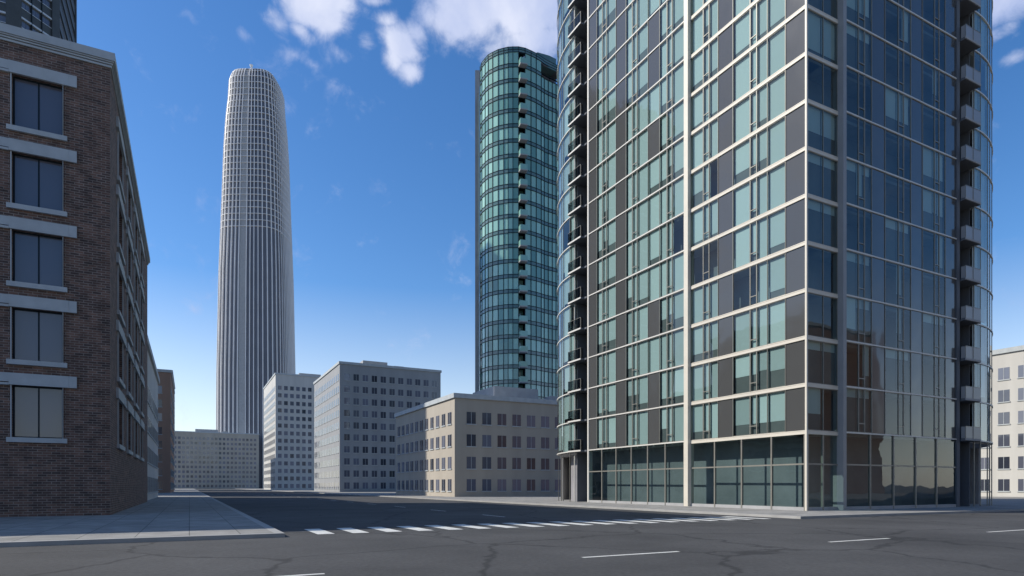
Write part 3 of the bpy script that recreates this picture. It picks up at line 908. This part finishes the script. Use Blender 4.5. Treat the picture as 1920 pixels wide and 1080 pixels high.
CL = [  # px, py, rx, ry, weight
    (572, 18, 38, 36, 1.0), (615, 35, 40, 30, 1.0), (600, 5, 60, 30, .95), (564, 58, 18, 20, .7), (630, 45, 26, 18, .8), (650, 8, 26, 22, .6), (520, 38, 22, 26, .45),
    (730, 38, 22, 18, .75), (752, 82, 32, 44, 1.0), (778, 62, 24, 34, .7), (740, 108, 22, 28, .8), (768, 134, 26, 24, .85), (705, 0, 30, 12, .7),
    (690, 78, 22, 20, .4), (800, 22, 34, 36, .8), (900, 20, 110, 60, 1.1), (985, 10, 130, 75, 1.2), (1010, 70, 90, 50, .9), (880, 70, 45, 34, .55), (940, 92, 60, 26, .5), (560, 105, 20, 14, .3), (640, 102, 16, 20, .42), (583, 118, 14, 12, .35),
    (457, 62, 14, 16, .38), (350, 30, 22, 16, .25), (1880, 10, 75, 60, 1.2), (1872, 60, 34, 46, .8), (1910, 105, 30, 24, .55), (1900, 70, 16, 28, .4)]
acc = None
for (px, py, rx, ry, wt) in CL:
    x, y = deckpos(px, py)
    sx = rx / (HZ - py); sy = F * ry / (HZ - py) ** 2
    dx = M('DIVIDE', M('SUBTRACT', M('DIVIDE', sep.outputs[0], zpos), x), sx)
    dy = M('DIVIDE', M('SUBTRACT', M('DIVIDE', sep.outputs[1], zpos), y), sy)
    d2 = M('ADD', M('MULTIPLY', dx, dx), M('MULTIPLY', dy, dy))
    g = M('MULTIPLY', M('EXPONENT', M('MULTIPLY', d2, -0.8)), wt)
    acc = g if acc is None else M('MAXIMUM', acc, g)
fwd = M('GREATER_THAN', sep.outputs[1], 0.0)
# side: unseen cloud added out of view, to pale the left face's reflections
dens = M('ADD', M('ADD', M('ADD', M('MULTIPLY', acc, 1.12), M('MULTIPLY', M('SUBTRACT', fine, 0.5), 1.7)), M('MULTIPLY', M('SUBTRACT', mid, 0.5), 0.9)), -0.49)
cov = N(nt, 'ShaderNodeMapRange', interpolation_type='SMOOTHSTEP')
cov.inputs[1].default_value = -0.36; cov.inputs[2].default_value = 0.46
L(nt, dens, cov.inputs[0])
side = N(nt, 'ShaderNodeMapRange', interpolation_type='SMOOTHSTEP'); side.inputs[1].default_value = 0.46; side.inputs[2].default_value = 0.66
L(nt, wide, side.inputs[0])
back_ = M('LESS_THAN', M('ADD', sep.outputs[0], M('MULTIPLY', M('ABSOLUTE', sep.outputs[1]), 1.3)), -0.05)   # kept to the sunny side, so less skylight reaches the right face
cover = M('MAXIMUM', cov.outputs[0], M('MULTIPLY', M('MULTIPLY', side.outputs[0], back_), 0.8))
hsv = N(nt, 'ShaderNodeHueSaturation', Hue=0.505, Saturation=1.26, Value=1.2); L(nt, sky.outputs[0], hsv.inputs['Color'])
hs = N(nt, 'ShaderNodeMapRange'); hs.inputs[1].default_value = 0.0; hs.inputs[2].default_value = 0.3; hs.inputs[3].default_value = 0.45; hs.inputs[4].default_value = 1.26
L(nt, sep.outputs[2], hs.inputs[0]); L(nt, hs.outputs[0], hsv.inputs['Saturation'])
shade = N(nt, 'ShaderNodeMapRange'); shade.inputs[1].default_value = 0.35; shade.inputs[2].default_value = 0.65
L(nt, dnoise(8.0, 5.0, 0.55, 0.2, (1.3, 5.1, 0)), shade.inputs[0])
cc = N(nt, 'ShaderNodeMix', data_type='RGBA'); cc.inputs[6].default_value = (0.43 / STR, 0.53 / STR, 0.83 / STR, 1); cc.inputs[7].default_value = (0.76 / STR, 0.81 / STR, 0.99 / STR, 1)
L(nt, shade.outputs[0], cc.inputs[0])
mx = N(nt, 'ShaderNodeMix', data_type='RGBA'); L(nt, cover, mx.inputs[0]); L(nt, hsv.outputs[0], mx.inputs[6]); L(nt, cc.outputs[2], mx.inputs[7])
L(nt, mx.outputs[2], bg.inputs[0]); L(nt, bg.outputs[0], out.inputs[0])

ld = bpy.data.lights.new('sun', 'SUN'); ld.energy = 5.0; ld.angle = R(0.5); ld.color = (1.0, 0.94, 0.84)
lo = bpy.data.objects.new('sun', ld); COL.objects.link(lo); lo.location = (-50, 0, 200)
lo.rotation_euler = sd.to_track_quat('Z', 'Y').to_euler()

# ================================================================ camera
cd = bpy.data.cameras.new('camera'); cam = bpy.data.objects.new('camera', cd); COL.objects.link(cam)
cd.sensor_width = 36.0; cd.lens = F / 1920 * 36.0
cd.shift_y = (HZ - 540) / 1920.0
cam.location = (0, 0, EYE); cam.rotation_euler = (R(90), 0, 0)
cd.clip_start = 0.1; cd.clip_end = 8000
S.camera = cam
S.render.engine = 'CYCLES'
S.view_settings.view_transform = 'Standard'; S.view_settings.look = 'None'; S.view_settings.gamma = 1.0
S.view_settings.exposure = 0.0
S.cycles.max_bounces = 8; S.cycles.transparent_max_bounces = 16
